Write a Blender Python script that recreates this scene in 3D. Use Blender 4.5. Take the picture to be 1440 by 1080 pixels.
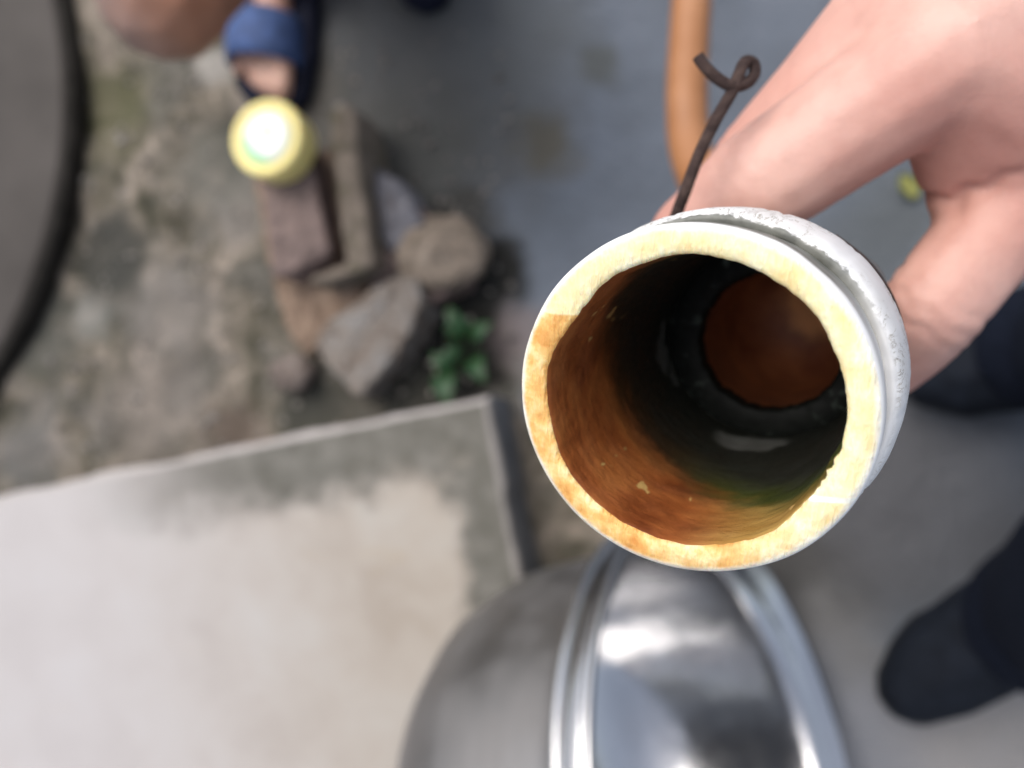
import bpy, bmesh, math, random
import numpy as np
from mathutils import Vector, Matrix, noise
random.seed(4)
for o in list(bpy.data.objects): bpy.data.objects.remove(o)
S = bpy.context.scene
COL = S.collection

# ------------------------------------------------------------------ camera
F = 1200.0                       # focal length in pixels of the 1440 px wide photograph
H = 0.80                         # camera height over the yard
_nad = Vector((300, -60, -1200)).normalized()          # straight down, in camera axes
_up = -_nad
_ex = (Vector((1, 0, 0)) - _up * _up.x).normalized()
_ey = _up.cross(_ex)
CR = Matrix((_ex, _ey, _up))     # camera axes -> world axes
CAMP = Vector((0, 0, H))
cd = bpy.data.cameras.new('camera'); cam = bpy.data.objects.new('camera', cd); COL.objects.link(cam)
cam.matrix_world = Matrix.Translation(CAMP) @ CR.to_4x4()
cd.sensor_width = 36; cd.lens = 36 * F / 1440
cd.clip_start = 0.01; cd.clip_end = 200
cd.dof.use_dof = True; cd.dof.focus_distance = 0.113; cd.dof.aperture_fstop = 13.2
S.camera = cam

# ------------------------------------------------------------------ daylight
SUN_EL, SUN_AZ = math.radians(62), math.radians(35)    # azimuth measured from +Y (photo up) towards -X
sd = Vector((-math.sin(SUN_AZ) * math.cos(SUN_EL), math.cos(SUN_AZ) * math.cos(SUN_EL), math.sin(SUN_EL)))
W = bpy.data.worlds.new('World'); S.world = W; W.use_nodes = True
wn = W.node_tree.nodes; bg = wn['Background']
sky = wn.new('ShaderNodeTexSky'); sky.sky_type = 'NISHITA'; sky.sun_disc = False
sky.sun_elevation = SUN_EL; sky.sun_rotation = -SUN_AZ
sky.air_density = 1.0; sky.dust_density = 4.0; sky.ozone_density = 1.0
hs = wn.new('ShaderNodeHueSaturation'); hs.inputs['Saturation'].default_value = .55          # overcast: the blue is veiled all over
W.node_tree.links.new(sky.outputs[0], hs.inputs['Color']); W.node_tree.links.new(hs.outputs[0], bg.inputs[0]); bg.inputs[1].default_value = 0.15
ld = bpy.data.lights.new('sun', 'SUN'); ld.energy = 1.1; ld.angle = math.radians(50); ld.color = (1, .95, .88)
sun = bpy.data.objects.new('sun', ld); COL.objects.link(sun)
sun.rotation_euler = sd.to_track_quat('Z', 'Y').to_euler()
S.view_settings.view_transform = 'Standard'; S.view_settings.look = 'None'
S.view_settings.exposure = 0.46; S.view_settings.gamma = 1; S.view_settings.use_curve_mapping = False

# ------------------------------------------------------------------ helpers
def C(px, py, d):
    """point seen at photo pixel (px, py), d metres in front of the camera"""
    return CAMP + CR @ Vector(((px - 720) / F * d, -(py - 540) / F * d, -d))
def G(px, py, z=0.0):
    """point seen at photo pixel (px, py) at height z over the yard"""
    r = CR @ Vector(((px - 720) / F, -(py - 540) / F, -1))
    return CAMP + r * ((z - H) / r.z)

def obj(name, me, m=None, parent=None):
    o = bpy.data.objects.new(name, me); COL.objects.link(o)
    if m is not None:
        for k in (m if isinstance(m, (list, tuple)) else [m]): me.materials.append(getattr(k, 'm', k))
    if parent is not None: o.parent = parent
    return o
def tag(o, label=None, cat=None, group=None, kind=None):
    for k, v in (('label', label), ('category', cat), ('group', group), ('kind', kind)):
        if v: o[k] = v
    return o
def empty(name, loc=(0, 0, 0), mat=None):
    o = bpy.data.objects.new(name, None); COL.objects.link(o)
    o.empty_display_size = .02
    if mat is not None: o.matrix_world = mat
    else: o.location = loc
    return o
def smooth(me, on=True):
    me.polygons.foreach_set('use_smooth', [on] * len(me.polygons)); me.update()
def from_bm(bm, sm=True):
    bmesh.ops.recalc_face_normals(bm, faces=bm.faces)
    me = bpy.data.meshes.new('mesh'); bm.to_mesh(me); bm.free(); smooth(me, sm); return me

_ico = bmesh.new(); bmesh.ops.create_icosphere(_ico, subdivisions=2, radius=1)
ICO = [v.co.copy() for v in _ico.verts]; _ico.free()
def add_hull(bm, balls):
    vs = [bm.verts.new(Vector(c) + p * r) for c, r in balls for p in ICO]
    g = bmesh.ops.convex_hull(bm, input=vs, use_existing_faces=False)
    dead = set(g['geom_interior']) | set(g['geom_unused'])
    bmesh.ops.delete(bm, geom=[e for e in dead if isinstance(e, bmesh.types.BMVert)], context='VERTS')
def chain(bm, balls):
    for a, b in zip(balls, balls[1:]): add_hull(bm, [a, b])
def evaluated(bm, mods):
    """apply modifiers to a bmesh, give the finished mesh"""
    me = from_bm(bm); o = bpy.data.objects.new('tmp', me); COL.objects.link(o)
    for typ, kw in mods:
        m = o.modifiers.new(typ, typ)
        for k, v in kw.items(): setattr(m, k, v)
    dg = bpy.context.evaluated_depsgraph_get()
    out = bpy.data.meshes.new_from_object(o.evaluated_get(dg))
    bpy.data.objects.remove(o); smooth(out); return out
def flesh(bm, voxel, it=6, fac=.5):
    return evaluated(bm, [('REMESH', dict(mode='VOXEL', voxel_size=voxel)), ('SMOOTH', dict(factor=fac, iterations=it))])
def tube(pts, r, n=12, cap=True, closed=False):
    """round bar along points; r a number or one radius per point"""
    bm = bmesh.new(); P = [Vector(p) for p in pts]; N = len(P)
    rr = r if isinstance(r, (list, tuple)) else [r] * N
    rings = []; ref = None
    for i, p in enumerate(P):
        t = ((P[(i + 1) % N] if (closed or i < N - 1) else p) - (P[i - 1] if (closed or i > 0) else p)).normalized()
        if ref is None: ref = t.orthogonal()
        u = (ref - t * ref.dot(t)).normalized(); ref = u; v = t.cross(u)
        rings.append([bm.verts.new(p + (u * math.cos(a) + v * math.sin(a)) * rr[i]) for a in [2 * math.pi * k / n for k in range(n)]])
    for i in range(N if closed else N - 1):
        A, B = rings[i], rings[(i + 1) % N]
        for k in range(n): bm.faces.new((A[k], A[(k + 1) % n], B[(k + 1) % n], B[k]))
    if cap and not closed:
        bm.faces.new(rings[0][::-1]); bm.faces.new(rings[-1])
    return from_bm(bm)
def spline(ctrl, n=10):
    """Catmull-Rom through the control points"""
    c = [Vector(p) for p in ctrl]; c = [c[0] * 2 - c[1]] + c + [c[-1] * 2 - c[-2]]; out = []
    for i in range(1, len(c) - 2):
        for k in range(n):
            t = k / n; a, b, d, e = c[i - 1], c[i], c[i + 1], c[i + 2]
            out.append(.5 * ((2 * b) + (d - a) * t + (2 * a - 5 * b + 4 * d - e) * t * t + (3 * b - a - 3 * d + e) * t ** 3))
    out.append(c[-2]); return out
def lathe(prof, n=96, wob=None, mats=None):
    """profile of (radius, z) turned round the local Z axis; wob(i, angle, r, z) may move a point"""
    bm = bmesh.new(); rings = []
    for i, (r, z) in enumerate(prof):
        if r < 1e-6: rings.append([bm.verts.new((0, 0, z))]); continue
        ring = []
        for k in range(n):
            a = 2 * math.pi * k / n; rr, zz = wob(i, a, r, z) if wob else (r, z)
            ring.append(bm.verts.new((rr * math.cos(a), rr * math.sin(a), zz)))
        rings.append(ring)
    for i in range(len(rings) - 1):
        A, B = rings[i], rings[i + 1]
        for k in range(n):
            j = (k + 1) % n
            a = [A[0]] if len(A) == 1 else [A[k], A[j]]; b = [B[0]] if len(B) == 1 else [B[j], B[k]]
            if len(a) + len(b) < 3: continue
            f = bm.faces.new(a + b)
            if mats: f.material_index = mats[i]
    return from_bm(bm)
def prism(poly, z0, z1, bev=.002, jit=0.0, taper=1.0):
    """flat outline of world (x, y) points between two heights, edges rounded"""
    bm = bmesh.new(); c = sum((Vector((p[0], p[1])) for p in poly), Vector((0, 0))) / len(poly)
    def j(): return random.uniform(-jit, jit)
    top = [bm.verts.new((p[0] + j(), p[1] + j(), z1 + j())) for p in poly]
    bot = [bm.verts.new((c.x + (p[0] - c.x) * taper, c.y + (p[1] - c.y) * taper, z0)) for p in poly]
    n = len(poly)
    bm.faces.new(top); bm.faces.new(bot[::-1])
    for k in range(n): bm.faces.new((top[k], bot[k], bot[(k + 1) % n], top[(k + 1) % n]))
    bmesh.ops.recalc_face_normals(bm, faces=bm.faces)
    if bev: bmesh.ops.bevel(bm, geom=list(bm.edges), offset=bev, segments=2, affect='EDGES', profile=.5)
    return from_bm(bm, False)
def prism_px(pts, z0, z1, **kw): return prism([G(x, y, z1) for x, y in pts], z0, z1, **kw)
def rock_mesh(r, sq=(1, 1, .7), sub=3, amp=.25, seed=0):
    bm = bmesh.new(); bmesh.ops.create_icosphere(bm, subdivisions=sub, radius=1)
    for v in bm.verts:
        d = v.co.normalized(); k = 1 + amp * noise.noise(d * 1.3 + Vector((seed * 7.1, 0, 0))) + amp * .4 * noise.noise(d * 4 + Vector((seed, 3, 0)))
        v.co = Vector((d.x * sq[0], d.y * sq[1], d.z * sq[2])) * k * r
    return from_bm(bm)

# ------------------------------------------------------------------ materials
class M:
    """small node writer"""
    def __init__(s, name, rough=.6, metal=0, spec=.5):
        s.m = bpy.data.materials.new(name); s.m.use_nodes = True; s.t = s.m.node_tree
        s.p = s.t.nodes['Principled BSDF']; s.set('Roughness', rough); s.set('Metallic', metal); s.set('Specular IOR Level', spec)
        s._co = None
    def set(s, k, v):
        i = s.p.inputs[k]
        if hasattr(v, 'links') or hasattr(v, 'is_linked'): s.t.links.new(v, i)
        else: i.default_value = (*v, 1) if isinstance(v, (tuple, list)) and len(v) == 3 and i.type == 'RGBA' else v
    def n(s, typ, **kw):
        x = s.t.nodes.new('ShaderNode' + typ)
        for k, v in kw.items(): setattr(x, k, v)
        return x
    def lk(s, a, b):
        if hasattr(a, 'is_linked'): s.t.links.new(a, b)
        else: b.default_value = (*a, 1) if isinstance(a, (tuple, list)) and b.type == 'RGBA' else a
    def co(s):
        if s._co is None: s._co = s.n('TexCoord').outputs['Object']
        return s._co
    def noise(s, scale, detail=5, rough=.55, vec=None, dist=0):
        x = s.n('TexNoise'); s.lk(vec if vec is not None else s.co(), x.inputs['Vector'])
        x.inputs['Scale'].default_value = scale; x.inputs['Detail'].default_value = detail; x.inputs['Roughness'].default_value = rough
        x.inputs['Distortion'].default_value = dist; return x.outputs['Fac']
    def scaled(s, v):
        x = s.n('Mapping'); s.lk(s.co(), x.inputs['Vector']); x.inputs['Scale'].default_value = v; return x.outputs[0]
    def math(s, op, a, b=0.0, c=0.0, clamp=False):
        x = s.n('Math', operation=op, use_clamp=clamp); s.lk(a, x.inputs[0]); s.lk(b, x.inputs[1]); s.lk(c, x.inputs[2]); return x.outputs[0]
    def rng(s, v, a, b, c=0.0, d=1.0):
        x = s.n('MapRange', interpolation_type='SMOOTHSTEP'); s.lk(v, x.inputs[0])
        for k, q in zip((1, 2, 3, 4), (a, b, c, d)): x.inputs[k].default_value = q
        return x.outputs[0]
    def mix(s, f, a, b, mode='MIX'):
        x = s.n('Mix', data_type='RGBA', blend_type=mode); s.lk(f, x.inputs[0]); s.lk(a, x.inputs[6]); s.lk(b, x.inputs[7]); return x.outputs[2]
    def ramp(s, v, stops):
        x = s.n('ValToRGB'); s.lk(v, x.inputs[0]); e = x.color_ramp.elements
        while len(e) < len(stops): e.new(.5)
        for k, (p, c) in enumerate(stops): e[k].position = p; e[k].color = (*c, 1)
        return x.outputs[0]
    def xyz(s, vec=None):
        x = s.n('SeparateXYZ'); s.lk(vec if vec is not None else s.co(), x.inputs[0]); return x.outputs
    def blob(s, p, r, warp=None, soft=.6):
        """mask of a patch round point p (object coordinates)"""
        x = s.n('VectorMath', operation='DISTANCE'); s.lk(warp if warp is not None else s.co(), x.inputs[0]); x.inputs[1].default_value = p
        return s.rng(x.outputs['Value'], r * (1 + soft), r * (1 - soft))
    def warp(s, scale, amp):
        x = s.n('TexNoise'); s.lk(s.co(), x.inputs['Vector']); x.inputs['Scale'].default_value = scale; x.inputs['Detail'].default_value = 4
        a = s.n('VectorMath', operation='MULTIPLY_ADD'); s.lk(x.outputs['Color'], a.inputs[0]); a.inputs[1].default_value = (amp,) * 3
        b = s.n('VectorMath', operation='SUBTRACT'); s.lk(s.co(), a.inputs[2]); s.lk(a.outputs[0], b.inputs[0]); b.inputs[1].default_value = (amp / 2,) * 3
        return b.outputs[0]
    def bump(s, h, dist=.001, st=.5):
        x = s.n('Bump'); x.inputs['Distance'].default_value = dist; x.inputs['Strength'].default_value = st; s.lk(h, x.inputs['Height'])
        s.t.links.new(x.outputs[0], s.p.inputs['Normal'])
def simple(name, col, rough=.6, metal=0, var=.25, scale=40, bump=0.0, spec=.5):
    m = M(name, rough, metal, spec); f = m.noise(scale)
    m.set('Base Color', m.ramp(f, [(.3, tuple(c * (1 - var) for c in col)), (.7, tuple(min(1, c * (1 + var)) for c in col))]))
    if bump: m.bump(m.noise(scale * 3), bump)
    return m

def ground_mat():
    m = M('yard_concrete', .85, 0, .3)
    def flat(v):
        x = m.n('VectorMath', operation='MULTIPLY'); m.lk(v, x.inputs[0]); x.inputs[1].default_value = (1, 1, 0); return x.outputs[0]
    w = flat(m.warp(14, .09)); w2 = flat(m.warp(30, .05))
    # smooth mottled grey screed, the sky's blue reflection mixed into its colour
    scr = m.ramp(m.noise(7, 6, .6), [(.3, (.100, .114, .134)), (.55, (.140, .160, .192)), (.75, (.18, .197, .23))])
    # old rough mossy concrete
    old = m.ramp(m.noise(24, 7, .62, w), [(.34, (.036, .034, .021)), (.44, (.090, .080, .058)), (.55, (.178, .153, .122)), (.66, (.31, .262, .215))])
    old = m.mix(m.rng(m.noise(11, 4, .5), .48, .62, 0, .8), old, m.ramp(m.noise(45, 6, .6), [(.36, (.040, .040, .031)), (.64, (.150, .140, .122))]))
    # the old patch lies left of a ragged line
    a, b = G(430, 40), G(760, 560)
    nrm = Vector((-(b - a).y, (b - a).x, 0)).normalized()
    if nrm.dot(G(1200, 300) - a) < 0: nrm.negate()
    d = m.n('VectorMath', operation='DOT_PRODUCT'); m.lk(w, d.inputs[0]); d.inputs[1].default_value = nrm
    col = m.mix(m.rng(m.math('SUBTRACT', d.outputs['Value'], a.dot(nrm)), -.03, .03), old, scr)
    def st(px, py, rpx, c, f, warp=w, soft=.6):
        nonlocal col
        k = m.blob(G(px, py), rpx / 1300, warp, soft)
        col = m.mix(m.math('MULTIPLY', k, f), col, c)
    # stains of moss, damp, lime, soil, plus painted shade by vise and slab
    st(560, 60, 190, (.085, .085, .080), .8); st(620, 170, 130, (.10, .10, .095), .7); st(720, 60, 90, (.13, .14, .14), .5)
    st(765, 200, 42, (.095, .085, .062), .85, w2); st(840, 90, 26, (.085, .09, .085), .8, w2); st(560, 240, 90, (.07, .07, .06), .7)
    st(150, 150, 75, (.085, .083, .042), .8); st(60, 470, 60, (.07, .072, .062), .7, w2)
    st(120, 440, 34, (.20, .20, .185), .7, w2); st(235, 430, 70, (.22, .20, .182), .6, w2); st(330, 300, 45, (.20, .183, .167), .7, w2)
    st(210, 580, 90, (.19, .168, .15), .6, w2); st(320, 610, 45, (.10, .075, .06), .8, w2); st(30, 640, 60, (.14, .14, .14), .6)
    st(300, 90, 25, (.33, .31, .28), .9, w2); st(330, 15, 18, (.42, .42, .42), .9, w2); st(300, 230, 60, (.12, .12, .105), .7, w2)
    st(150, 362, 62, (.042, .042, .036), .92, w2, .4); st(640, 480, 85, (.014, .014, .012), 1, w2, .35); st(690, 385, 45, (.018, .018, .016), 1, w2, .4); st(650, 300, 40, (.05, .048, .042), .9, w2); st(560, 560, 50, (.03, .03, .025), .95, w2); st(440, 570, 60, (.045, .045, .037), .9, w2)  # moss, then shade beside the vise and in the slab gap, painted dark
    st(735, 470, 40, (.20, .165, .16), .7, w2); st(1150, 690, 140, (.072, .067, .062), .85); st(1120, 830, 70, (.062, .058, .052), .8)
    st(1300, 680, 130, (.098, .099, .108), .8); st(1230, 1050, 90, (.25, .25, .265), .7); st(1420, 1060, 90, (.32, .30, .285), .7)
    st(1180, 900, 50, (.20, .195, .19), .6); st(1230, 330, 60, (.085, .092, .09), .6)
    col = m.mix(m.math('MULTIPLY', m.rng(m.noise(160, 3), .64, .75), .2), col, (.26, .24, .22))
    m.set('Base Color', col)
    h = m.math('ADD', m.math('MULTIPLY', m.noise(26, 6, .6), 1.0), m.math('MULTIPLY', m.noise(140, 4), .35))
    m.bump(h, .012, .55)
    return m.m

# pipe local frame: z runs into the pipe from its mouth, x photo-right, y photo-up
RIMC = C(961, 569, .110)
AX = (CR @ Vector((.530, .225, -1))).normalized()
PX = (CR @ Vector((1, 0, 0))); PX = (PX - AX * PX.dot(AX)).normalized(); PY = PX.cross(AX) * -1; OVAL = 1.030   # the pipe is a little oval
if PY.dot(CR @ Vector((0, 1, 0))) < 0: PY.negate()
PX = PX * OVAL
PM = Matrix((( PX.x, PY.x, AX.x, RIMC.x), (PX.y, PY.y, AX.y, RIMC.y), (PX.z, PY.z, AX.z, RIMC.z), (0, 0, 0, 1)))
def PL(x, y, z): return PM @ Vector((x, y, z))

def rim_mat():
    m = M('sawn_face', .5, 0, .4)
    x, y, z = m.xyz()
    ang = m.math('ARCTAN2', y, x)
    fine = m.noise(1, 4, .6, m.scaled((1800, 420, 300)))                  # saw marks
    big = m.noise(210, 4, .6)
    pale = m.ramp(m.math('ADD', m.math('MULTIPLY', big, .75), m.math('MULTIPLY', fine, .25)), [(.3, (.90, .66, .29)), (.5, (.95, .82, .48)), (.68, (.97, .93, .72))])
    deep = m.ramp(m.math('ADD', m.math('MULTIPLY', big, .8), m.math('MULTIPLY', fine, .2)), [(.36, (.68, .30, .07)), (.5, (.85, .51, .17)), (.63, (.95, .75, .40))])
    # the saw met from two sides: lower left half is browner, with a sharp step
    s1 = m.rng(m.math('SUBTRACT', y, m.math('MULTIPLY', big, .0012)), .0098, .0102)          # above the left step
    left = m.rng(x, .004, -.004)
    lowr = m.rng(m.math('ADD', y, m.math('MULTIPLY', big, .010)), -.004, -.016)
    top = m.rng(y, -.001, .001)
    line = m.math('MULTIPLY', m.math('MULTIPLY', m.rng(m.math('ABSOLUTE', m.math('ADD', m.math('SUBTRACT', y, m.math('MULTIPLY', x, .08)), .0112)), .0005, .0002), m.rng(x, .012, .016)), .9)
    isdeep = m.math('MAXIMUM', m.math('MULTIPLY', left, m.math('SUBTRACT', 1.0, s1)), m.math('MULTIPLY', m.math('MULTIPLY', lowr, m.math('SUBTRACT', 1.0, left)), m.rng(x, .018, .004, .25, 1.0)))
    col = m.mix(isdeep, pale, deep)
    col = m.mix(line, col, (.97, .95, .86))
    r = m.math('SQRT', m.math('ADD', m.math('MULTIPLY', x, x), m.math('MULTIPLY', y, y)))
    col = m.mix(m.math('MULTIPLY', m.rng(m.math('ADD', r, m.math('MULTIPLY', big, .0008)), .0222, .0232), .85), col, (.93, .91, .84))
    col = m.mix(m.math('MULTIPLY', m.rng(big, .70, .76), .5), col, (.75, .68, .60))
    m.set('Base Color', col); m.set('Subsurface Weight', .25); m.set('Subsurface Radius', (.004, .002, .0008)); m.set('Subsurface Scale', 1.0)
    m.bump(m.math('ADD', m.math('MULTIPLY', fine, .9), big), .0007, .8)
    return m.m
def inner_mat():
    m = M('rust_stained_bore', .42, 0, .45)
    x, y, z = m.xyz()
    stre = m.noise(1, 5, .6, m.scaled((90, 90, 420)))
    big = m.noise(110, 4, .55)
    brown = m.ramp(m.math('ADD', m.math('MULTIPLY', big, .75), m.math('MULTIPLY', stre, .25)), [(.36, (.19, .050, .015)), (.5, (.32, .096, .026)), (.68, (.42, .15, .040))])
    ochre = m.ramp(stre, [(.35, (.36, .19, .045)), (.65, (.50, .31, .09))])
    brown = m.mix(m.math('MULTIPLY', m.rng(x, -.002, .010), m.rng(y, .004, -.006)), brown, ochre)
    # slime creeps from deep inside, further out on the upper right
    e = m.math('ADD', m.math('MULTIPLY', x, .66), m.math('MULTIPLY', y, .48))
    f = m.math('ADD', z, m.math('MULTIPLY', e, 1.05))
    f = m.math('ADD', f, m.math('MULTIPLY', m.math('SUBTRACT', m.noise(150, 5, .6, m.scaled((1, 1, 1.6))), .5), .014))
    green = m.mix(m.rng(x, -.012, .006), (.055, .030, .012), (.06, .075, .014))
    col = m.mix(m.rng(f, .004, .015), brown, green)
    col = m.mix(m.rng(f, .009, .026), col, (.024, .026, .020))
    # pale chips stuck to the wall, chalky smears near the bottom of the bore
    chips = m.rng(m.noise(330, 2, .5, m.scaled((1, 1, .6))), .70, .735)
    col = m.mix(m.math('MULTIPLY', chips, m.rng(z, .030, .012)), col, (.62, .40, .14))
    w = m.warp(200, .007)
    for p, r in (((-.0040, -.0180, .0475), .0034), ((-.0005, -.0183, .0490), .0042), ((.0035, -.0180, .051), .0022), ((-.0180, -.004, .050), .0026), ((-.0182, -.0005, .050), .0020), ((-.016, -.008, .053), .002)):
        col = m.mix(m.math('MULTIPLY', m.blob(p, r, w, .35), .75), col, (.21, .215, .20))
    m.set('Base Color', col); m.set('Roughness', m.rng(m.noise(200), .3, .7, .32, .6))
    m.bump(m.math('ADD', m.math('MULTIPLY', stre, .5), m.math('ADD', big, m.math('MULTIPLY', m.noise(420, 4), .6))), .0008, .6)
    return m.m
def chamber_mat():
    m = M('orange_brown_bore', .5, 0, .4)
    w = m.warp(140, .006); c0 = m.ramp(m.noise(130, 5), [(.3, (.22, .068, .032)), (.7, (.42, .15, .06))])
    m.set('Base Color', m.mix(m.blob((.0035, .0035, .083), .0065, w, .35), c0, (.92, .42, .15)))
    m.set('Subsurface Weight', .0)
    m.bump(m.noise(400), .0003); return m.m
def septum_mat():
    m = M('black_slime', .6, 0, .2); f = m.noise(300, 5)
    m.set('Base Color', m.ramp(f, [(.35, (.006, .007, .006)), (.62, (.012, .014, .012)), (.76, (.10, .125, .105))]))
    m.bump(f, .0006); return m.m
def white_mat():
    m = M('chalky_white_skin', .55, 0, .4)
    x, y, z = m.xyz()
    ang = m.math('ARCTAN2', y, x)
    cv = m.n('CombineXYZ'); m.lk(m.math('MULTIPLY', ang, .024), cv.inputs[0]); m.lk(m.math('MULTIPLY', z, .30), cv.inputs[1])
    sc = m.noise(520, 5, .65, cv.outputs[0], 1.2)                          # hair cracks running along the pipe
    big = m.noise(120, 4)
    col = m.ramp(big, [(.3, (.78, .77, .75)), (.6, (.86, .86, .86))])
    crack = m.rng(m.math('ABSOLUTE', m.math('SUBTRACT', sc, .5)), .022, .006)
    patch = m.math('MULTIPLY', m.rng(m.noise(95, 3), .40, .55), m.rng(m.math('SQRT', m.math('ADD', m.math('MULTIPLY', x, x), m.math('MULTIPLY', y, y))), .0235, .0241))
    col = m.mix(m.math('MULTIPLY', m.math('MULTIPLY', crack, patch), .75), col, (.33, .28, .21))
    # grey grime in the groove behind the sawn end
    gz = m.math('ADD', z, m.math('MULTIPLY', m.math('SUBTRACT', m.noise(260, 5, .6), .5), .0020))
    rad = m.math('SQRT', m.math('ADD', m.math('MULTIPLY', x, x), m.math('MULTIPLY', y, y)))
    rag = m.math('ADD', rad, m.math('MULTIPLY', m.math('SUBTRACT', m.noise(330, 6, .65), .5), .0026))
    g = m.math('MULTIPLY', m.math('MULTIPLY', m.rng(gz, .0010, .0022), m.rng(z, .0150, .0140)), m.rng(rag, .0239, .0235))
    g = m.math('MULTIPLY', g, m.rng(m.math('SUBTRACT', y, m.math('MULTIPLY', x, .9)), -.016, .006, .12, 1.0))
    col = m.mix(m.math('MULTIPLY', g, .92), col, m.ramp(m.noise(320), [(.35, (.11, .115, .095)), (.65, (.21, .215, .19))]))
    m.set('Base Color', col)
    m.bump(m.math('SUBTRACT', m.math('MULTIPLY', big, .3), m.math('MULTIPLY', m.math('MULTIPLY', crack, patch), .6)), .0003, .6)
    return m.m
def skin_mat(name, a, b, c, blot=30, rough=.48):
    m = M(name, rough, 0, .4)
    f = m.noise(blot, 4, .55); g = m.noise(blot * 9, 4, .6)
    col = m.ramp(f, [(.32, a), (.52, b), (.70, c)])
    col = m.mix(m.math('MULTIPLY', m.rng(g, .4, .7), .16), col, tuple(x * .72 for x in a))
    m.set('Base Color', col); m.set('Subsurface Weight', .12); m.set('Subsurface Radius', (.006, .0022, .0012)); m.set('Subsurface Scale', 1.0)
    v = m.n('TexVoronoi'); m.lk(m.co(), v.inputs['Vector']); v.inputs['Scale'].default_value = 900
    m.bump(m.math('ADD', m.math('MULTIPLY', v.outputs['Distance'], .5), g), .0003, .25)
    return m
def rust_mat(name, cols, scale=45):
    m = M(name, .8, 0, .3); f = m.noise(scale, 7, .62, m.warp(30, .03)); g = m.noise(scale * 6, 4)
    col = m.ramp(f, [(.30, cols[0]), (.5, cols[1]), (.70, cols[2])])
    col = m.mix(m.math('MULTIPLY', m.rng(g, .55, .7), .4), col, tuple(c * .45 for c in cols[0]))
    m.set('Base Color', col); m.bump(m.math('ADD', f, m.math('MULTIPLY', g, .4)), .004, .6); return m.m
def slab_mat(L, V):
    m = M('worn_white_stone', .5, 0, .4); x, y, z = m.xyz(); w = m.warp(22, .05)
    f = m.noise(9, 5, .6, w)
    col = m.ramp(f, [(.3, (.290, .245, .198)), (.5, (.350, .310, .264)), (.7, (.380, .355, .318))])
    col = m.mix(m.math('MULTIPLY', m.rng(m.noise(1, 5, .6, m.n('Mapping').outputs[0] if False else m.scaled((10, 26, 10)), 1.0), .60, .72), .45), col, (.34, .275, .19))
    col = m.mix(m.rng(x, .05, .50, 0, .55), col, (.50, .49, .515))
    # moss-grey weathered margin along the two free edges
    wx, wy, wz = m.xyz(w)
    n1 = m.math('MULTIPLY', m.math('SUBTRACT', m.noise(22, 7, .68), .5), .085)
    band1 = m.math('MULTIPLY', m.rng(m.math('ADD', wy, n1), .080, .036), m.rng(x, .46, .22, .0, 1))
    band2 = m.math('MULTIPLY', m.rng(m.math('ADD', m.math('SUBTRACT', wx, m.math('MULTIPLY', y, .05)), n1), .060, .020), 1.0)
    moss = m.ramp(m.noise(34, 6, .6), [(.3, (.046, .045, .031)), (.5, (.085, .082, .067)), (.72, (.155, .147, .128))])
    col = m.mix(m.math('MULTIPLY', m.math('MAXIMUM', band1, band2), .93), col, moss)
    edge = m.math('MAXIMUM', m.rng(m.math('ADD', y, m.math('MULTIPLY', n1, .06)), .0045, .002), m.math('MULTIPLY', m.rng(x, .005, .002), .55))  # highlight along the slab edges, painted as a pale line
    col = m.mix(m.math('MULTIPLY', edge, m.rng(z, -.012, -.004, 0, .9)), col, (.40, .37, .355))
    col = m.mix(m.rng(z, -.006, -.012), col, m.ramp(m.noise(30), [(.3, (.075, .08, .09)), (.7, (.14, .145, .155))]))   # darker blue-grey rough side
    m.set('Base Color', col); m.bump(m.math('ADD', f, m.noise(90, 5)), .002, .3); return m.m
def steel_mat(name, rough, col=(.60, .61, .63), scr=0.0):
    m = M(name, rough, 1)
    f = m.noise(1, 4, .6, m.scaled((14, 14, 60)))
    m.set('Base Color', m.ramp(f, [(.3, tuple(c * .86 for c in col)), (.7, col)]))
    m.set('Roughness', m.rng(m.noise(18, 4), .3, .7, rough * .8, rough * 1.3))
    m.bump(m.noise(16, 2), .006, scr) if scr else None
    return m.m

# ------------------------------------------------------------------ the yard
def build_ground():
    bm = bmesh.new()
    def axis(c, half, n):
        inner = [c - half + 2 * half * k / n for k in range(n + 1)]
        return [c - 40, c - 8, c - 2] + inner + [c + 2, c + 8, c + 40]
    xs, ys = axis(0, .9, 150), axis(0, .8, 130)
    cc = G(640, 480)
    def hgt(x, y):
        if abs(x) > 1 or abs(y) > 1: return 0
        rough = 1 / (1 + math.exp((x - G(600, 300).x) * 18))
        h = (.012 * noise.noise(Vector((x * 9, y * 9, 1))) + .006 * noise.noise(Vector((x * 28, y * 28, 4)))) * (.15 + .85 * rough)
        h -= .022 * math.exp(-((x - cc.x) ** 2 + (y - cc.y) ** 2) / .05 ** 2)
        return h - .008
    V = [[bm.verts.new((x, y, hgt(x, y))) for x in xs] for y in ys]
    for j in range(len(ys) - 1):
        for i in range(len(xs) - 1): bm.faces.new((V[j][i], V[j][i + 1], V[j + 1][i + 1], V[j + 1][i]))
    o = obj('ground', from_bm(bm), ground_mat()); tag(o, 'weathered concrete yard, mossy on one side and smooth grey on the other', kind='structure')
build_ground()

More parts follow.
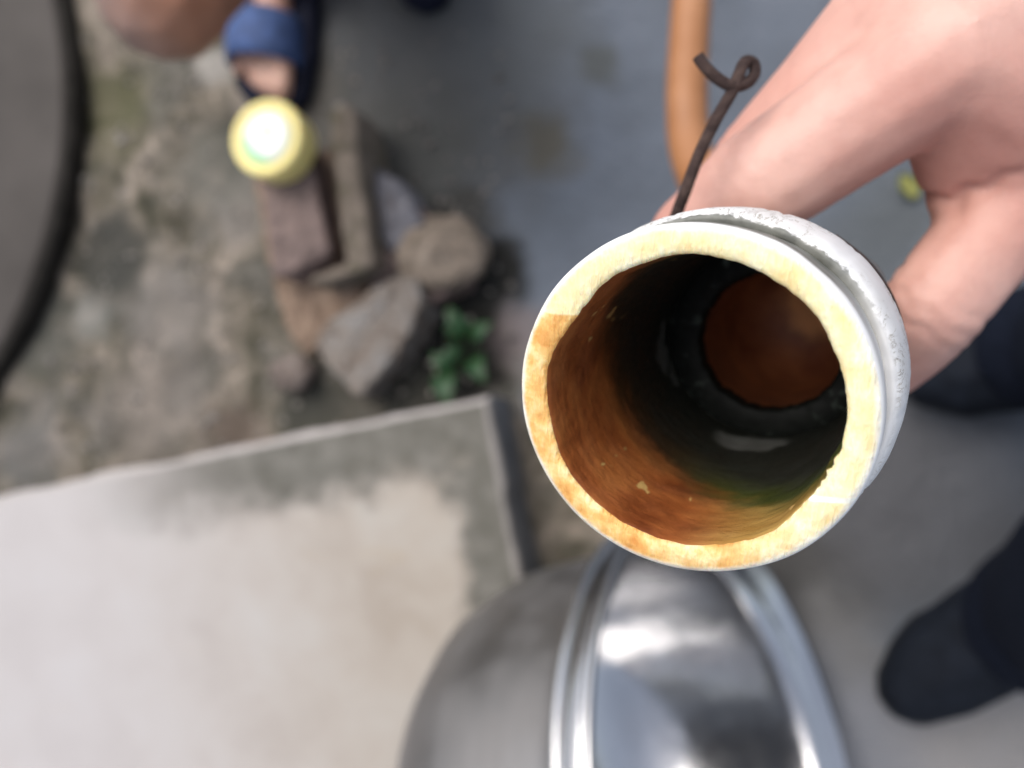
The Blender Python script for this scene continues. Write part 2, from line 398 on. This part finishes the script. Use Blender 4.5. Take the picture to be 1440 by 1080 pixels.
def build_grit():
    bm = bmesh.new(); rnd = random.Random(9)
    for k in range(520):
        p = G(rnd.uniform(60, 720), rnd.uniform(40, 690), 0); r_ = rnd.uniform(.0015, .0042) * (1.6 if rnd.random() < .1 else 1)
        res = bmesh.ops.create_icosphere(bm, subdivisions=1, radius=r_)
        z = .012 * noise.noise(Vector((p.x * 9, p.y * 9, 1))) + .006 * noise.noise(Vector((p.x * 28, p.y * 28, 4))) - .008
        for v in res['verts']:
            v.co = Vector((v.co.x * rnd.uniform(.8, 1.3), v.co.y * rnd.uniform(.8, 1.3), v.co.z * .6)) + Vector((p.x, p.y, z))
    o = obj('gravel', from_bm(bm), rust_mat('grit', [(.06, .055, .048), (.17, .155, .14), (.34, .31, .28)], 30))
    tag(o, 'loose grit scattered over the mossy old concrete', kind='stuff')
build_grit()

# ---- stone slab -----------------------------------------------------------
SZ = .075
def build_slab():
    o0 = G(683, 560, SZ); u = (G(0, 700, SZ) - o0); u.z = 0; u.normalize()
    v = Vector((-u.y, u.x, 0))
    if v.dot(G(745, 800, SZ) - o0) < 0: v.negate()
    L, Vd = .72, .62
    zax = Vector((0, 0, 1))
    mat = Matrix(((u.x, v.x, 0, o0.x), (u.y, v.y, 0, o0.y), (0, 0, 1, SZ), (0, 0, 0, 1)))
    bm = bmesh.new(); nx, ny = 60, 50
    def e(a, b, k): return (.0035 * noise.noise(Vector((a * 14, b * 14, k))) + .003 * min(0, noise.noise(Vector((a * 45, b * 45, k + 3))) + .15)) + .0014 * noise.noise(Vector((a * 60, b * 60, k)))
    top = [[None] * (nx + 1) for _ in range(ny + 1)]
    for j in range(ny + 1):
        for i in range(nx + 1):
            x, y = L * (i / nx) ** 1.3, Vd * (j / ny) ** 1.3
            xx = x + (e(x, y, 0) if i == 0 else 0); yy = y + (e(x, y, 5) if j == 0 else 0)
            top[j][i] = bm.verts.new((xx, yy, .0015 * noise.noise(Vector((x * 6, y * 6, 2)))))
    for j in range(ny):
        for i in range(nx): bm.faces.new((top[j][i], top[j][i + 1], top[j + 1][i + 1], top[j + 1][i]))
    loop = [top[0][i] for i in range(nx + 1)] + [top[j][nx] for j in range(1, ny + 1)] + [top[ny][i] for i in range(nx - 1, -1, -1)] + [top[j][0] for j in range(ny - 1, 0, -1)]
    prev = loop
    for dz, out in ((-.004, .003), (-.03, .004), (-SZ + .0, .002)):
        ring = []
        for vt in loop:
            c = Vector((L / 2, Vd / 2, 0)); d = Vector((vt.co.x - c.x, vt.co.y - c.y, 0)).normalized()
            ring.append(bm.verts.new((vt.co.x + d.x * out, vt.co.y + d.y * out, dz - .006 * (dz < -.05))))
        n = len(loop)
        for k in range(n): bm.faces.new((prev[k], prev[(k + 1) % n], ring[(k + 1) % n], ring[k]))
        prev = ring
    o = obj('stone_slab', from_bm(bm), slab_mat(L, Vd)); o.matrix_world = mat
    tag(o, 'pale worn stone slab with a moss grey border along its edges', 'slab')
build_slab()

def rough(me, vox, amp, sc, seed=0):
    """corroded, crumbled version of a clean solid"""
    bm = bmesh.new(); bm.from_mesh(me); me2 = flesh(bm, vox, 3)
    for v in me2.vertices:
        p = v.co * sc + Vector((seed * 3.3, 0, 0))
        v.co += v.normal * amp * (noise.noise(p) + .6 * noise.noise(p * 2.3) + .35 * noise.noise(p * 5.1))
    me2.update(); smooth(me2); return me2

# ---- rusty vise lump -----------------------------------------------------------
def build_vise():
    R1 = rust_mat('pinkish_rust', [(.085, .062, .055), (.180, .134, .122), (.26, .19, .165)])
    R2 = rust_mat('orange_rust', [(.10, .07, .05), (.215, .15, .108), (.285, .21, .155)], 60)
    R3 = rust_mat('grey_scale', [(.13, .095, .072), (.20, .175, .152), (.245, .24, .235)], 40)
    R4 = rust_mat('blue_grey_scale', [(.11, .10, .10), (.17, .17, .19), (.25, .235, .24)], 50)
    R5 = rust_mat('mossy_rust', [(.070, .070, .034), (.165, .135, .108), (.255, .21, .165)], 55)
    t = empty('bench_vise', G(500, 380))
    tag(t, 'rusty cast iron vise lying on the mossy concrete by the slab', 'vise')
    inv = Matrix.Translation(-t.location)
    def part(name, me, m):
        if name != 'screw_boss': me = rough(me, .0021, .0042 if name in ('base_plate', 'front_plate', 'guide_block') else .0022, 55, len(name))
        me.transform(inv); return obj(name, me, m, t)
    part('base_plate', prism_px([(352, 232), (470, 205), (520, 400), (470, 470), (432, 500), (402, 470), (378, 380)], -.02, .020, bev=.004, jit=.002), R2)
    part('fixed_jaw', prism_px([(364, 236), (428, 200), (444, 262), (463, 356), (420, 378), (384, 392), (372, 320)], .005, .058, bev=.003, jit=.001), R1)
    bm = bmesh.new()
    part('casting', prism_px([(522, 330), (590, 290), (650, 340), (655, 395), (600, 425), (560, 440), (512, 400)], -.02, .022, bev=.004, jit=.003), R1)
    part('moving_jaw', prism_px([(460, 154), (484, 144), (498, 152), (509, 250), (523, 372), (502, 384), (438, 402), (436, 391), (485, 368), (472, 270)], -.015, .066, bev=.0025, jit=.0008), R5)
    part('guide_block', prism_px([(516, 232), (560, 250), (596, 312), (580, 345), (545, 350), (530, 330)], -.02, .040, bev=.005, jit=.003), R4)
    part('front_plate', prism_px([(440, 482), (462, 452), (530, 405), (556, 380), (585, 392), (592, 418), (578, 462), (548, 512), (512, 558), (486, 548)], -.02, .045, bev=.005, jit=.002), R3)
    part('jaw_bridge', prism_px([(470, 402), (545, 385), (562, 376), (556, 350), (530, 352), (528, 378), (470, 396)], -.01, .032, bev=.003, jit=.002), R1)
    c = G(612, 352, .035); me = rock_mesh(.041, (1.1, .95, .75), 4, .27, 7); me.transform(Matrix.Translation((c.x, c.y, .022)))
    part('screw_boss', me, rust_mat('sandy_rust', [(.10, .085, .065), (.25, .20, .155), (.36, .30, .24)], 70))
build_vise()
def rock(px, py, rpx, sq, seed, m, label, z=.01):
    me = rock_mesh(rpx / 1450, sq, 3, .3, seed); o = obj('rock', me, m); o.location = G(px, py, z); o.location.z = z
    tag(o, label, 'rock')
RK = rust_mat('brown_stone', [(.07, .055, .047), (.155, .125, .11), (.23, .195, .175)], 60)
RG = rust_mat('grey_stone', [(.10, .10, .09), (.22, .205, .19), (.34, .31, .28)], 60)
rock(412, 524, 34, (1, .85, .6), 11, RK, 'small brown rock wedged between the vise and the slab')
0 and rock(288, 592, 34, (1.2, .8, .5), 5, RG, 'low grey rock half sunk in the moss near the slab edge', .0)
0 and rock(345, 586, 30, (.8, 1.1, .5), 8, RG, 'narrow pale rock beside the brown hollow near the slab', .0)
0 and rock(712, 430, 22, (1, 1, .5), 14, RG, 'tiny grey rock at the edge of the dark hollow behind the pipe', .0)

# ---- weed -----------------------------------------------------------
def build_weed():
    lm = M('weed_leaf', .45, 0, .4); f = lm.noise(60)
    lm.set('Base Color', lm.ramp(f, [(.3, (.010, .031, .008)), (.55, (.016, .054, .015)), (.75, (.022, .072, .030))])); lm.set('Subsurface Weight', .1); lm.set('Subsurface Scale', .004)
    t = empty('weed', G(650, 500)); t.location.z = -.02
    tag(t, 'small green weed sprouting from a dark hollow between the vise and slab', 'plant')
    def leaf(L, w):
        bm = bmesh.new(); rows = []
        for i in range(9):
            s = i / 8; ww = w * (math.sin(math.pi * s ** .6) ** .7 if 0 < s < 1 else 0) * (1.25 if i in (2, 4) else .72 if i in (3, 5) else 1)
            z = .25 * L * math.sin(s * 2.2) - .16 * L * s * s
            rows.append([bm.verts.new((-ww, s * L, z + ww * .35)), bm.verts.new((0, s * L, z)), bm.verts.new((ww, s * L, z + ww * .35))])
        for a, b in zip(rows, rows[1:]):
            for k in (0, 1): bm.faces.new((a[k], a[k + 1], b[k + 1], b[k]))
        bmesh.ops.remove_doubles(bm, verts=bm.verts, dist=1e-6)
        bmesh.ops.solidify(bm, geom=list(bm.faces), thickness=.0004)
        return from_bm(bm)
    lms = [leaf(.034, .0105), leaf(.030, .010), leaf(.038, .011)]
    for k, (px, py, z, ang, s) in enumerate([(652, 480, .012, 25, 1.25), (664, 478, .016, -60, 1.05), (650, 492, .010, 110, .8), (668, 500, .006, -150, 1.15), (640, 520, .012, 120, .9), (628, 520, .014, 190, 1.2), (632, 526, .016, 40, .9)]):
        o = obj('leaf', lms[k % 3], lm.m if k < 3 else None, t); p = G(px, py, z) - t.location
        o.location = p; o.rotation_euler = (math.radians(random.uniform(-5, 20)), math.radians(random.uniform(-15, 15)), math.radians(ang)); o.scale = (s * .9,) * 3
        b = Vector((p.x * .3, p.y * .3, 0)); obj('stem', tube(spline([b, b.lerp(p, .6) + Vector((0, 0, .008)), p], 5), .0012, 6), lm.m, t)
build_weed()
lf = M('yellow_leaf', .6); lf.set('Base Color', (.50, .50, .16)); 
def build_leaf():
    bm = bmesh.new(); rows = []
    for i in range(9):
        s = i / 8; w = .011 * math.sin(math.pi * min(1, s * .96 + .02)) ** .8
        rows.append([bm.verts.new((-w, s * .034 - .017, .006 + .3 * w)), bm.verts.new((0, s * .034 - .017, .004)), bm.verts.new((w, s * .034 - .017, .007 + .3 * w))])
    for a, b in zip(rows, rows[1:]):
        for k in (0, 1): bm.faces.new((a[k], a[k + 1], b[k + 1], b[k]))
    bmesh.ops.solidify(bm, geom=list(bm.faces), thickness=.0004)
    o = obj('fallen_leaf', from_bm(bm), lf.m); p = G(1278, 262, 0); o.location = (p.x, p.y, -.004); o.rotation_euler.z = .5; o.scale = (.75,) * 3
    tag(o, 'pale yellow fallen leaf on concrete seen between finger and thumb', 'leaf')
build_leaf()

# ---- drum at the left edge -----------------------------------------------------------
def build_drum():
    z = .018; c = G(-372, 205, z); r = (G(99, 205, z) - c).length
    t = empty('drum_lid', (c.x, c.y, -.01)); tag(t, 'big round dark grey metal lid cut off by the left edge of the photo', 'lid')
    m = M('lid_grey', .5, .0, .15)
    m.set('Base Color', m.ramp(m.noise(7, 5, .6), [(.3, (.040, .035, .031)), (.7, (.075, .066, .060))])); m.bump(m.noise(120), .0006, .4)
    k = simple('lid_black', (.026, .024, .021), .85, 0, .3, 50, 0, .1)
    zz = z + .01
    obj('plate', lathe([(0, zz - .001), (r * .5, zz - .001), (r * .955, zz - .002), (r * .973, zz - .003), (r * .975, zz - .012), (r * .95, zz - .02)], 128), m, t)
    obj('rim', lathe([(r * .9765, zz - .02), (r * .9765, zz - .004), (r * .980, zz - .001), (r * .987, zz), (r * .993, zz - .003), (r, zz - .009), (r * .997, zz - .024), (r * .985, 0.0)], 128), k, t)
build_drum()

# ---- yellow tub -----------------------------------------------------------
def build_tub():
    z0 = .060; h = .036; c = G(373, 192, z0 + h)
    t = empty('tub', (c.x, c.y, z0)); tag(t, 'small round yellow tub with a shiny white top standing on the vise', 'tub')
    ym = M('yellow_plastic', .35, 0, .5); ym.set('Base Color', (.93, .80, .31)); ym.set('Subsurface Weight', .15); ym.set('Subsurface Scale', .006)
    r = (G(423, 192, z0 + h) - c).length
    obj('body', lathe([(0, 0), (r * .93, 0), (r * .97, .003), (r * 1.0, h - .010), (r * 1.0, h - .004), (r * .97, h - .001), (r * .90, h), (r * .74, h - .001), (r * .72, h - .003), (0, h - .003)], 64), ym.m, t)
    wm = M('glossy_white', .12, 0, .8); tx, ty, tz = wm.xyz(); wm.set('Base Color', wm.mix(wm.rng(wm.math('SUBTRACT', wm.math('MULTIPLY', ty, -1.0), tx), .012, .026), (.76, .82, .72), (.42, .76, .46)))
    top = obj('lid', lathe([(0, h + .002), (r * .4, h + .0018), (r * .62, h + .0008), (r * .70, h - .0008), (r * .71, h - .0035)], 64), wm.m, t)
    gm = simple('green_print', (.22, .55, .22), .4)
    me = lathe([(0, .0008), (.0040, .0007), (.0050, 0.0)], 20); me.transform(Matrix.Translation((.0035, .004, h + .0016))); obj('button', me, gm, top)
build_tub()

# ---- steel bowl -----------------------------------------------------------
def build_bowl():
    s = .96
    c = C(1058, 1120.1, .5727 * s); n = CR @ Vector((.7848, .3137, .5344)); R = .2 * s
    z = n.normalized(); x = z.orthogonal().normalized(); y = z.cross(x)
    mat = Matrix(((x.x, y.x, z.x, c.x), (x.y, y.y, z.y, c.y), (x.z, y.z, z.z, c.z), (0, 0, 0, 1)))
    t = empty('steel_pot', mat=mat); tag(t, 'shiny stainless steel pot tipped on its side against the stone slab', 'pot')
    so = steel_mat('brushed_steel', .5, (.31, .30, .295)); si = steel_mat('polished_steel', .18, (.63, .63, .64), .3); sr = steel_mat('rim_steel', .2, (.66, .66, .665))
    P = lambda l: [(a * R, b * R) for a, b in l]
    obj('shell', lathe(P([(0, -1.08), (.40, -1.08), (.54, -1.06), (.72, -.97), (.83, -.82), (.885, -.62), (.89, -.42), (.88, -.24), (.885, -.15), (.90, -.135)]), 128), so, t)
    obj('rim', lathe(P([(.90, -.135), (.955, -.132), (.982, -.122), (.992, -.108), (.985, -.094), (.96, -.087), (.925, -.082), (.915, -.06), (.925, -.035), (.965, -.026), (.988, -.018), (1.0, 0), (.996, .012), (.985, .016), (.974, .010)]), 160), sr, t)
    obj('liner', lathe(P([(.974, .010), (.960, -.004), (.935, -.028), (.91, -.052), (.885, -.062), (.868, -.09), (.86, -.14), (.86, -.22), (.845, -.45), (.76, -.72), (.60, -.88), (.44, -.94), (.30, -.95), (0, -.95)]), 128), si, t)
build_bowl()

# ---- far person: knee, foot and blue sandal -----------------------------------------------------------
def build_squatter():
    t = empty('person', G(400, -60)); tag(t, 'squatting person with bare leg and blue strapped sandal at the top', 'person')
    inv = Matrix.Translation(-t.location)
    sk = skin_mat('tanned_skin', (.40, .22, .155), (.54, .32, .245), (.62, .40, .32), 25)
    # pale grey-pink sheen on top of the knee, painted into the skin colour
    q = G(170, 15, .33); w = sk.warp(20, .03)
    k = sk.blob(q - t.location, .05, w, .5)
    old = sk.p.inputs['Base Color'].links[0].from_socket
    kn = sk.blob(G(240, 30, .33) - t.location, .09, None, .3)
    col = sk.mix(sk.math('MULTIPLY', kn, .85), old, (.33, .14, .07)); col = sk.mix(sk.math('MULTIPLY', k, .9), col, (.27, .195, .172))
    sk.set('Base Color', col)
    bm = bmesh.new()
    def ball(px, py, z, r): return (G(px, py, z), r)
    knee = ball(232, -12, .33, .044); ank = ball(440, -150, .085, .036); heel = ball(420, -190, .045, .034)
    inst = ball(384, -15, .024, .018)
    add_hull(bm, [knee, ball(250, -30, .31, .040)]); chain(bm, [ball(240, -32, .32, .045), ball(350, -120, .20, .044), ank])
    chain(bm, [knee, ball(190, -260, .36, .06), ball(180, -900, .36, .075)])
    add_hull(bm, [ank, heel, inst]); add_hull(bm, [inst, ball(363, 78, .018, .013), ball(396, 78, .019, .014)])
    for x, e, r in ((357, 112, .008), (369, 120, .0085), (381, 126, .009), (397, 129, .0105)):
        chain(bm, [ball(x, 82, .028, r * 1.15), ball(x, e - 8, .027, r), ball(x, e, .022, r * .9)])
    chain(bm, [ball(338, 78, .026, .009), ball(337, 98, .022, .0075)])
    me = flesh(bm, .0028, 5); me.transform(inv); obj('body', me, sk.m, t)
    navy = simple('navy_rubber', (.010, .012, .024), .8, 0, .3, 60, .0005, .12)
    blue = simple('blue_strap', (.045, .085, .215), .75, 0, .35, 70, .001)
    def sole(pts):
        me = prism_px(pts, -.004, .018, bev=.004); me.transform(inv); return obj('sandal', me, navy, t)
    s = sole([(318, -210), (322, -60), (326, 60), (330, 122), (352, 152), (392, 158), (424, 138), (438, 70), (442, -60), (470, -210)])
    def strap(y0, y1, xa, xb, zt):
        bm = bmesh.new(); rows = []
        for py in (y0, (y0 * 2 + y1) / 3, (y0 + 2 * y1) / 3, y1):
            a, b = G(xa, py, .012), G(xb, py, .012); row = []
            for k in range(15):
                ph = math.pi * k / 14; p = a.lerp(b, .5 - .5 * math.cos(ph)); p.z = .012 + (zt - .012) * math.sin(ph) ** .7
                row.append(bm.verts.new(p))
            rows.append(row)
        for A, B in zip(rows, rows[1:]):
            for k in range(14): bm.faces.new((A[k], A[k + 1], B[k + 1], B[k]))
        bmesh.ops.recalc_face_normals(bm, faces=bm.faces); bmesh.ops.solidify(bm, geom=list(bm.faces), thickness=.003)
        me = from_bm(bm); me.transform(inv); obj('strap', me, blue, s)
    strap(34, 100, 332, 430, .060)
    s2 = sole([(545, -160), (548, -40), (562, -4), (590, 10), (618, 0), (632, -36), (638, -160)])
    me = tube(spline([G(548, -60, .012), G(570, -52, .05), G(605, -52, .05), G(632, -60, .012)], 6), .010, 10); me.transform(inv); obj('strap', me, blue, s2)
    bm = bmesh.new(); chain(bm, [ball(592, -60, .032, .022), ball(596, -150, .05, .03), ball(600, -230, .10, .036), ball(520, -230, .36, .045)])
    me = flesh(bm, .004, 5); me.transform(inv); b2 = obj('far_leg', me, sk.m, t)
build_squatter()

# ---- near person: dark trousers and shoes -----------------------------------------------------------
def build_stander():
    t = empty('person', G(1460, 720)); tag(t, 'person in dark navy trousers and dark shoes standing at the right edge', 'person')
    inv = Matrix.Translation(-t.location)
    tr = simple('navy_cloth', (.009, .012, .022), .9, 0, .3, 200, .0008, .1); sh = simple('dark_shoe', (.010, .013, .020), .7, 0, .3, 90, .0006, .15); so = simple('shoe_sole', (.012, .013, .016), .7, 0, .2, 60)
    def ball(px, py, z, r): return (G(px, py, z), r)
    def shoe(toe, ball_, mid, heel):
        bm = bmesh.new(); add_hull(bm, [ball(*toe, .030, .030), ball(*ball_, .036, .042)]); add_hull(bm, [ball(*ball_, .036, .042), ball(*mid, .055, .044)])
        add_hull(bm, [ball(*mid, .055, .044), ball(*heel, .06, .042), ball(*heel, .035, .036)])
        for v in bm.verts: v.co.z = max(v.co.z, .008)
        me = flesh(bm, .004, 4); me.transform(inv); o = obj('shoe', me, sh, t)
        a, b, c, d = (G(*q, .005) for q in (toe, ball_, mid, heel))
        bm = bmesh.new(); chain(bm, [(Vector((p.x, p.y, .004)), r) for p, r in ((a, .033), (b, .046), (c, .043), (d, .040))])
        for v in bm.verts: v.co.z = min(max(v.co.z, -.012), .016)
        me = flesh(bm, .004, 2); me.transform(inv); obj('sole', me, so, o)
    shoe((1288, 966), (1330, 932), (1400, 890), (1500, 830)); shoe((1318, 525), (1360, 515), (1440, 500), (1560, 480))
    bm = bmesh.new()
    chain(bm, [ball(1474, 872, .09, .060), ball(1510, 856, .12, .060), ball(1750, 780, .40, .072), ball(2500, 760, .42, .095)])
    chain(bm, [ball(1475, 486, .09, .052), ball(1540, 480, .12, .056), ball(1850, 520, .40, .07), ball(2500, 640, .42, .095)])
    chain(bm, [ball(2500, 760, .42, .10), ball(2500, 640, .42, .10)])
    me = flesh(bm, .006, 5); me.transform(inv); obj('trousers', me, tr, t)
build_stander()

# ---- hose -----------------------------------------------------------
def build_hose():
    m = M('orange_rubber', .45, 0, .45); m.set('Base Color', m.ramp(m.noise(25, 4), [(.3, (.30, .125, .045)), (.7, (.41, .195, .09))]))
    pts = spline([C(980, -160, .46), C(975, -40, .45), C(969, 60, .44), C(966, 140, .43), C(972, 215, .42), C(1000, 285, .395), C(1050, 352, .345), PL(-.002, -.002, .175), PL(0, 0, .145), PL(0, 0, .100)], 10)
    g = G(985, -500, .0); pts = spline([Vector((g.x, g.y, .008)), G(980, -330, .10), C(980, -160, .46)], 12)[:-1] + pts
    o = obj('hose', tube(pts, .0104, 24), m.m); tag(o, 'orange rubber hose hanging behind the hand, plugged into the pipe', 'hose')
build_hose()

# ---- pipe -----------------------------------------------------------
def build_pipe():
    t = empty('pipe', mat=PM); tag(t, 'short white pipe with thick sawn rim and rust brown bore held in hand', 'pipe')
    rm, im, cm, sm, wm = rim_mat(), inner_mat(), chamber_mat(), septum_mat(), white_mat()
    def nz(a, k, s): return noise.noise(Vector((math.cos(a) * s, math.sin(a) * s, k)))
    RO, RI = .0231, .0190
    prof = [(RI * .96, .0565), (RI * .985, .030), (RI, .016), (RI, .006), (RI + .0001, .0018), (RI + .0002, .0004), (RI + .0007, -.0001), ((RI + RO) / 2, -.0001), (RO - .0009, 0), (RO - .0003, .0004), (RO, .0012), (RO, .004), (RO - .0003, .0065), (RO - .0007, .0100), (RO - .0007, .0135)]
    def wob(i, a, r, z):
        if i <= 6:
            k = 1 if i in (3, 4, 5, 6) else .4
            k *= 1 + 0; flat = .0006 * nz(a, 12, 40) * math.exp(-((math.degrees(a) - 345) / 12) ** 2) - .0011 * math.exp(-((math.degrees(a) - 142) / 26) ** 2) - .0005 * math.exp(-((math.degrees(a) - 330) / 18) ** 2)
            r += k * (flat + .00045 * nz(a, 1, 2.2) + .00015 * nz(a, 4, 11) + .00009 * nz(a, 8, 34))
        elif i >= 8: r += .00012 * nz(a, 3, 3)
        return r, z + (.00018 * nz(a, 9, 5) if 5 <= i <= 8 else 0)
    nm = len(prof) - 1; mats = [0] * 5 + [1] * 4 + [2] * (nm - 9)
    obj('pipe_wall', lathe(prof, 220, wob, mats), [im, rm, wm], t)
    # swollen white collar, its near edge chipped
    cp = [(.0220, .0125), (.0231, .0113), (.0236, .0114), (.0242, .0126), (.0246, .0150), (.0247, .0190), (.0246, .0255), (.0240, .0275), (.0222, .0292), (.0215, .032), (.0213, .058), (.0200, .061), (.0165, .063), (.0158, .065), (.0158, .104), (.0150, .105), (.0138, .1045), (0, .1045)]
    def wob2(i, a, r, z):
        if i in (1, 2, 3): z += .0005 * nz(a, 5, 3.5) + (.0008 * nz(a, 2, 12) + .0005 * nz(a, 2, 30)) * max(0, math.sin(a)); r += .00015 * nz(a, 6, 6)
        if i in (3, 4, 5, 6): r += -.0003 * max(0, nz(a, 11, 26) - .38) * 4 + .00006 * nz(a, 7, 20) + .0002 * nz(a, 1, 2)
        return r, z
    col = obj('collar', lathe(cp[:9], 220, wob2), wm, t)
    obj('neck', lathe(cp[8:], 64), simple('grey_neck', (.34, .32, .28), .6, 0, .3, 200, .0003), t)
    # ring inside, with its off-centre hole, and the brown chamber beyond
    HR = .0127
    def hole(i, a, r, z):
        k = max(0, min(1, (RI - r) / (RI - HR)))
        return r + (.00045 * nz(a, 3, 5) + .0003 * nz(a, 6, 22)) * k, z + .0004 * nz(a, 2, 9) * k
    rg = lathe([(RI * .97, .0552), (.0172, .0546), (.0150, .0545), (HR + .0006, .0545), (HR + .0001, .0549), (HR, .0557), (HR, .0580)], 128, hole)
    for v in rg.vertices:
        rr = math.hypot(v.co.x, v.co.y); k = max(0, min(1, (RI - rr) / (RI - HR)))
        v.co.x += .0004 * k; v.co.y -= .0004 * k
    obj('inner_ring', rg, sm, t)
    ch = lathe([(.0131, .0575), (.0134, .0640), (.0132, .0760), (.0120, .0800), (.0095, .0825), (.0060, .0840), (.0025, .0846), (0, .0847)], 96)
    for v in ch.vertices:
        k = max(0, min(1, (v.co.z - .0575) / .022)); v.co.x += .0004 + .0012 * k; v.co.y += -.0004 + .0010 * k
    obj('chamber', ch, cm, t)
build_pipe()

# ---- wire -----------------------------------------------------------
def build_wire():
    m = rust_mat('rusty_wire', [(.030, .018, .016), (.055, .034, .030), (.09, .058, .048)], 300)
    loop = []
    for k in range(20):                                   # one turn round the neck of the pipe
        a = math.radians(420 - 16 * k); loop.append(PL(.0224 * math.cos(a), .0224 * math.sin(a), .040 - .0002 * k))
    free = [C(938, 345, .157), C(950, 305, .154), C(964, 268, .152), C(984, 215, .151), C(1008, 166, .150), C(1030, 128, .150), C(1039, 105, .1505), C(1048, 87, .152), C(1060, 90, .153), C(1060, 106, .1525),
            C(1046, 119, .151), C(1026, 120, .1495), C(1006, 108, .149), C(990, 92, .149), C(981, 79, .149)]
    o = obj('wire', tube(spline(loop + free, 8), .00108, 12), m); tag(o, 'rusty brown wire with a curled end twisted round the pipe neck', 'wire')
build_wire()

# ---- hand -----------------------------------------------------------
def build_hand():
    sk = skin_mat('pink_skin', (.50, .235, .19), (.60, .325, .265), (.69, .42, .35), 24)
    def b(px, py, d, r): return (C(px, py, d), r / 1000)
    bm = bmesh.new()
    iM, iP, iD, iT = b(1345, 72, .151, 12.8), b(1064, 262, .165, 11.2), b(972, 335, .176, 9.2), b(945, 405, .184, 7.8)
    mM, mP, mD, mT = b(1276, 16, .161, 13.2), b(1068, 236, .181, 10.8), b(990, 312, .200, 8.8), b(955, 392, .207, 7.4)
    rM, rP, rD, rT = b(1278, 8, .190, 12), b(1098, 222, .206, 9.4), b(1010, 310, .219, 8.0), b(985, 390, .226, 7.0)
    pM, pP, pD, pT = b(1272, 14, .208, 11), b(1120, 225, .222, 8.2), b(1035, 315, .235, 7.2), b(1010, 390, .240, 6.4)
    tC, tM, tI, tT = b(1640, 40, .166, 17), b(1468, 236, .163, 13.2), b(1312, 431, .166, 10.2), b(1246, 512, .183, 8.0)
    w1, w2 = b(1760, -120, .158, 21), b(1730, -160, .185, 19)
    def finger(M_, P_, D_, T_):
        mid = (M_[0].lerp(P_[0], .55), M_[1] * .40 + P_[1] * .60 - .0003)
        mid2 = (P_[0].lerp(D_[0], .5), (P_[1] + D_[1]) / 2 - .0004)
        chain(bm, [M_, mid, P_, mid2, D_, T_])
    for f in ((iM, iP, iD, iT), (mM, mP, mD, mT), (rM, rP, rD, rT), (pM, pP, pD, pT)): finger(*f)
    chain(bm, [tC, tM, (tM[0].lerp(tI[0], .55), .0103), tI, (tI[0].lerp(tT[0], .5), .0094), tT])
    add_hull(bm, [iM, mM, w1, w2]); add_hull(bm, [mM, rM, w1, w2]); add_hull(bm, [rM, pM, w1, w2])
    add_hull(bm, [iM, w1, tC]); add_hull(bm, [w1, w2, tC]); add_hull(bm, [iM, rM, tC])
    web = b(1338, 246, .165, 6.5); web2 = b(1350, 296, .168, 5.5)
    add_hull(bm, [iM, tM, tC, web]); add_hull(bm, [web, web2, tM, tC]); add_hull(bm, [iM, tC, b(1455, 135, .153, 13.5), w1]); add_hull(bm, [tM, tC, b(1455, 135, .153, 13.5), web])
    chain(bm, [w1, b(2050, -250, .16, 26)]); chain(bm, [w2, b(2050, -260, .185, 26)]); add_hull(bm, [w1, w2, b(2050, -250, .16, 26), b(2050, -260, .185, 26)])
    add_hull(bm, [b(2050, -250, .16, 26), b(2050, -260, .185, 26), b(2900, -420, .20, 36)])
    me = flesh(bm, .0011, 10, .6)
    n = len(me.vertices); co = np.empty(n * 3); me.vertices.foreach_get('co', co); co = co.reshape(-1, 3)
    no = np.empty(n * 3); me.vertices.foreach_get('normal', no); no = no.reshape(-1, 3)
    def crease(c, a, depth, wd, rad):
        """a skin fold across a joint"""
        c = np.array(c); a = np.array(a.normalized()); d = co - c
        wig = .0006 * np.sin(d @ np.array(Vector(a).orthogonal()) * 700)
        k = np.exp(-((d @ a + wig) / wd) ** 2) * np.clip(1.6 - np.linalg.norm(d, axis=1) / rad, 0, 1)
        co[:] -= no * (depth * k)[:, None]
    ta = tI[0] - tT[0]
    for off in (-.0005, .0035, -.0040): crease(tI[0] + (tM[0] - tI[0]).normalized() * off + Vector((0, 0, 0)), tM[0] - tT[0], .0005, .0007, .011)
    for f, dd in (((iM, iP, iD), .00025), ((mM, mP, mD), .0002)):
        for off in (-.003, 0, .0035): crease(f[1][0] + (f[0][0] - f[1][0]).normalized() * off, f[0][0] - f[2][0], dd, .0008, .011)
    crease(web[0], (tM[0] - iM[0]), .0012, .0012, .016)
    me.vertices.foreach_set('co', co.ravel()); me.update()
    o = obj('hand', me, sk.m); tag(o, 'bare right hand gripping the white pipe from behind, thumb and fingers round it', 'hand')
build_hand()
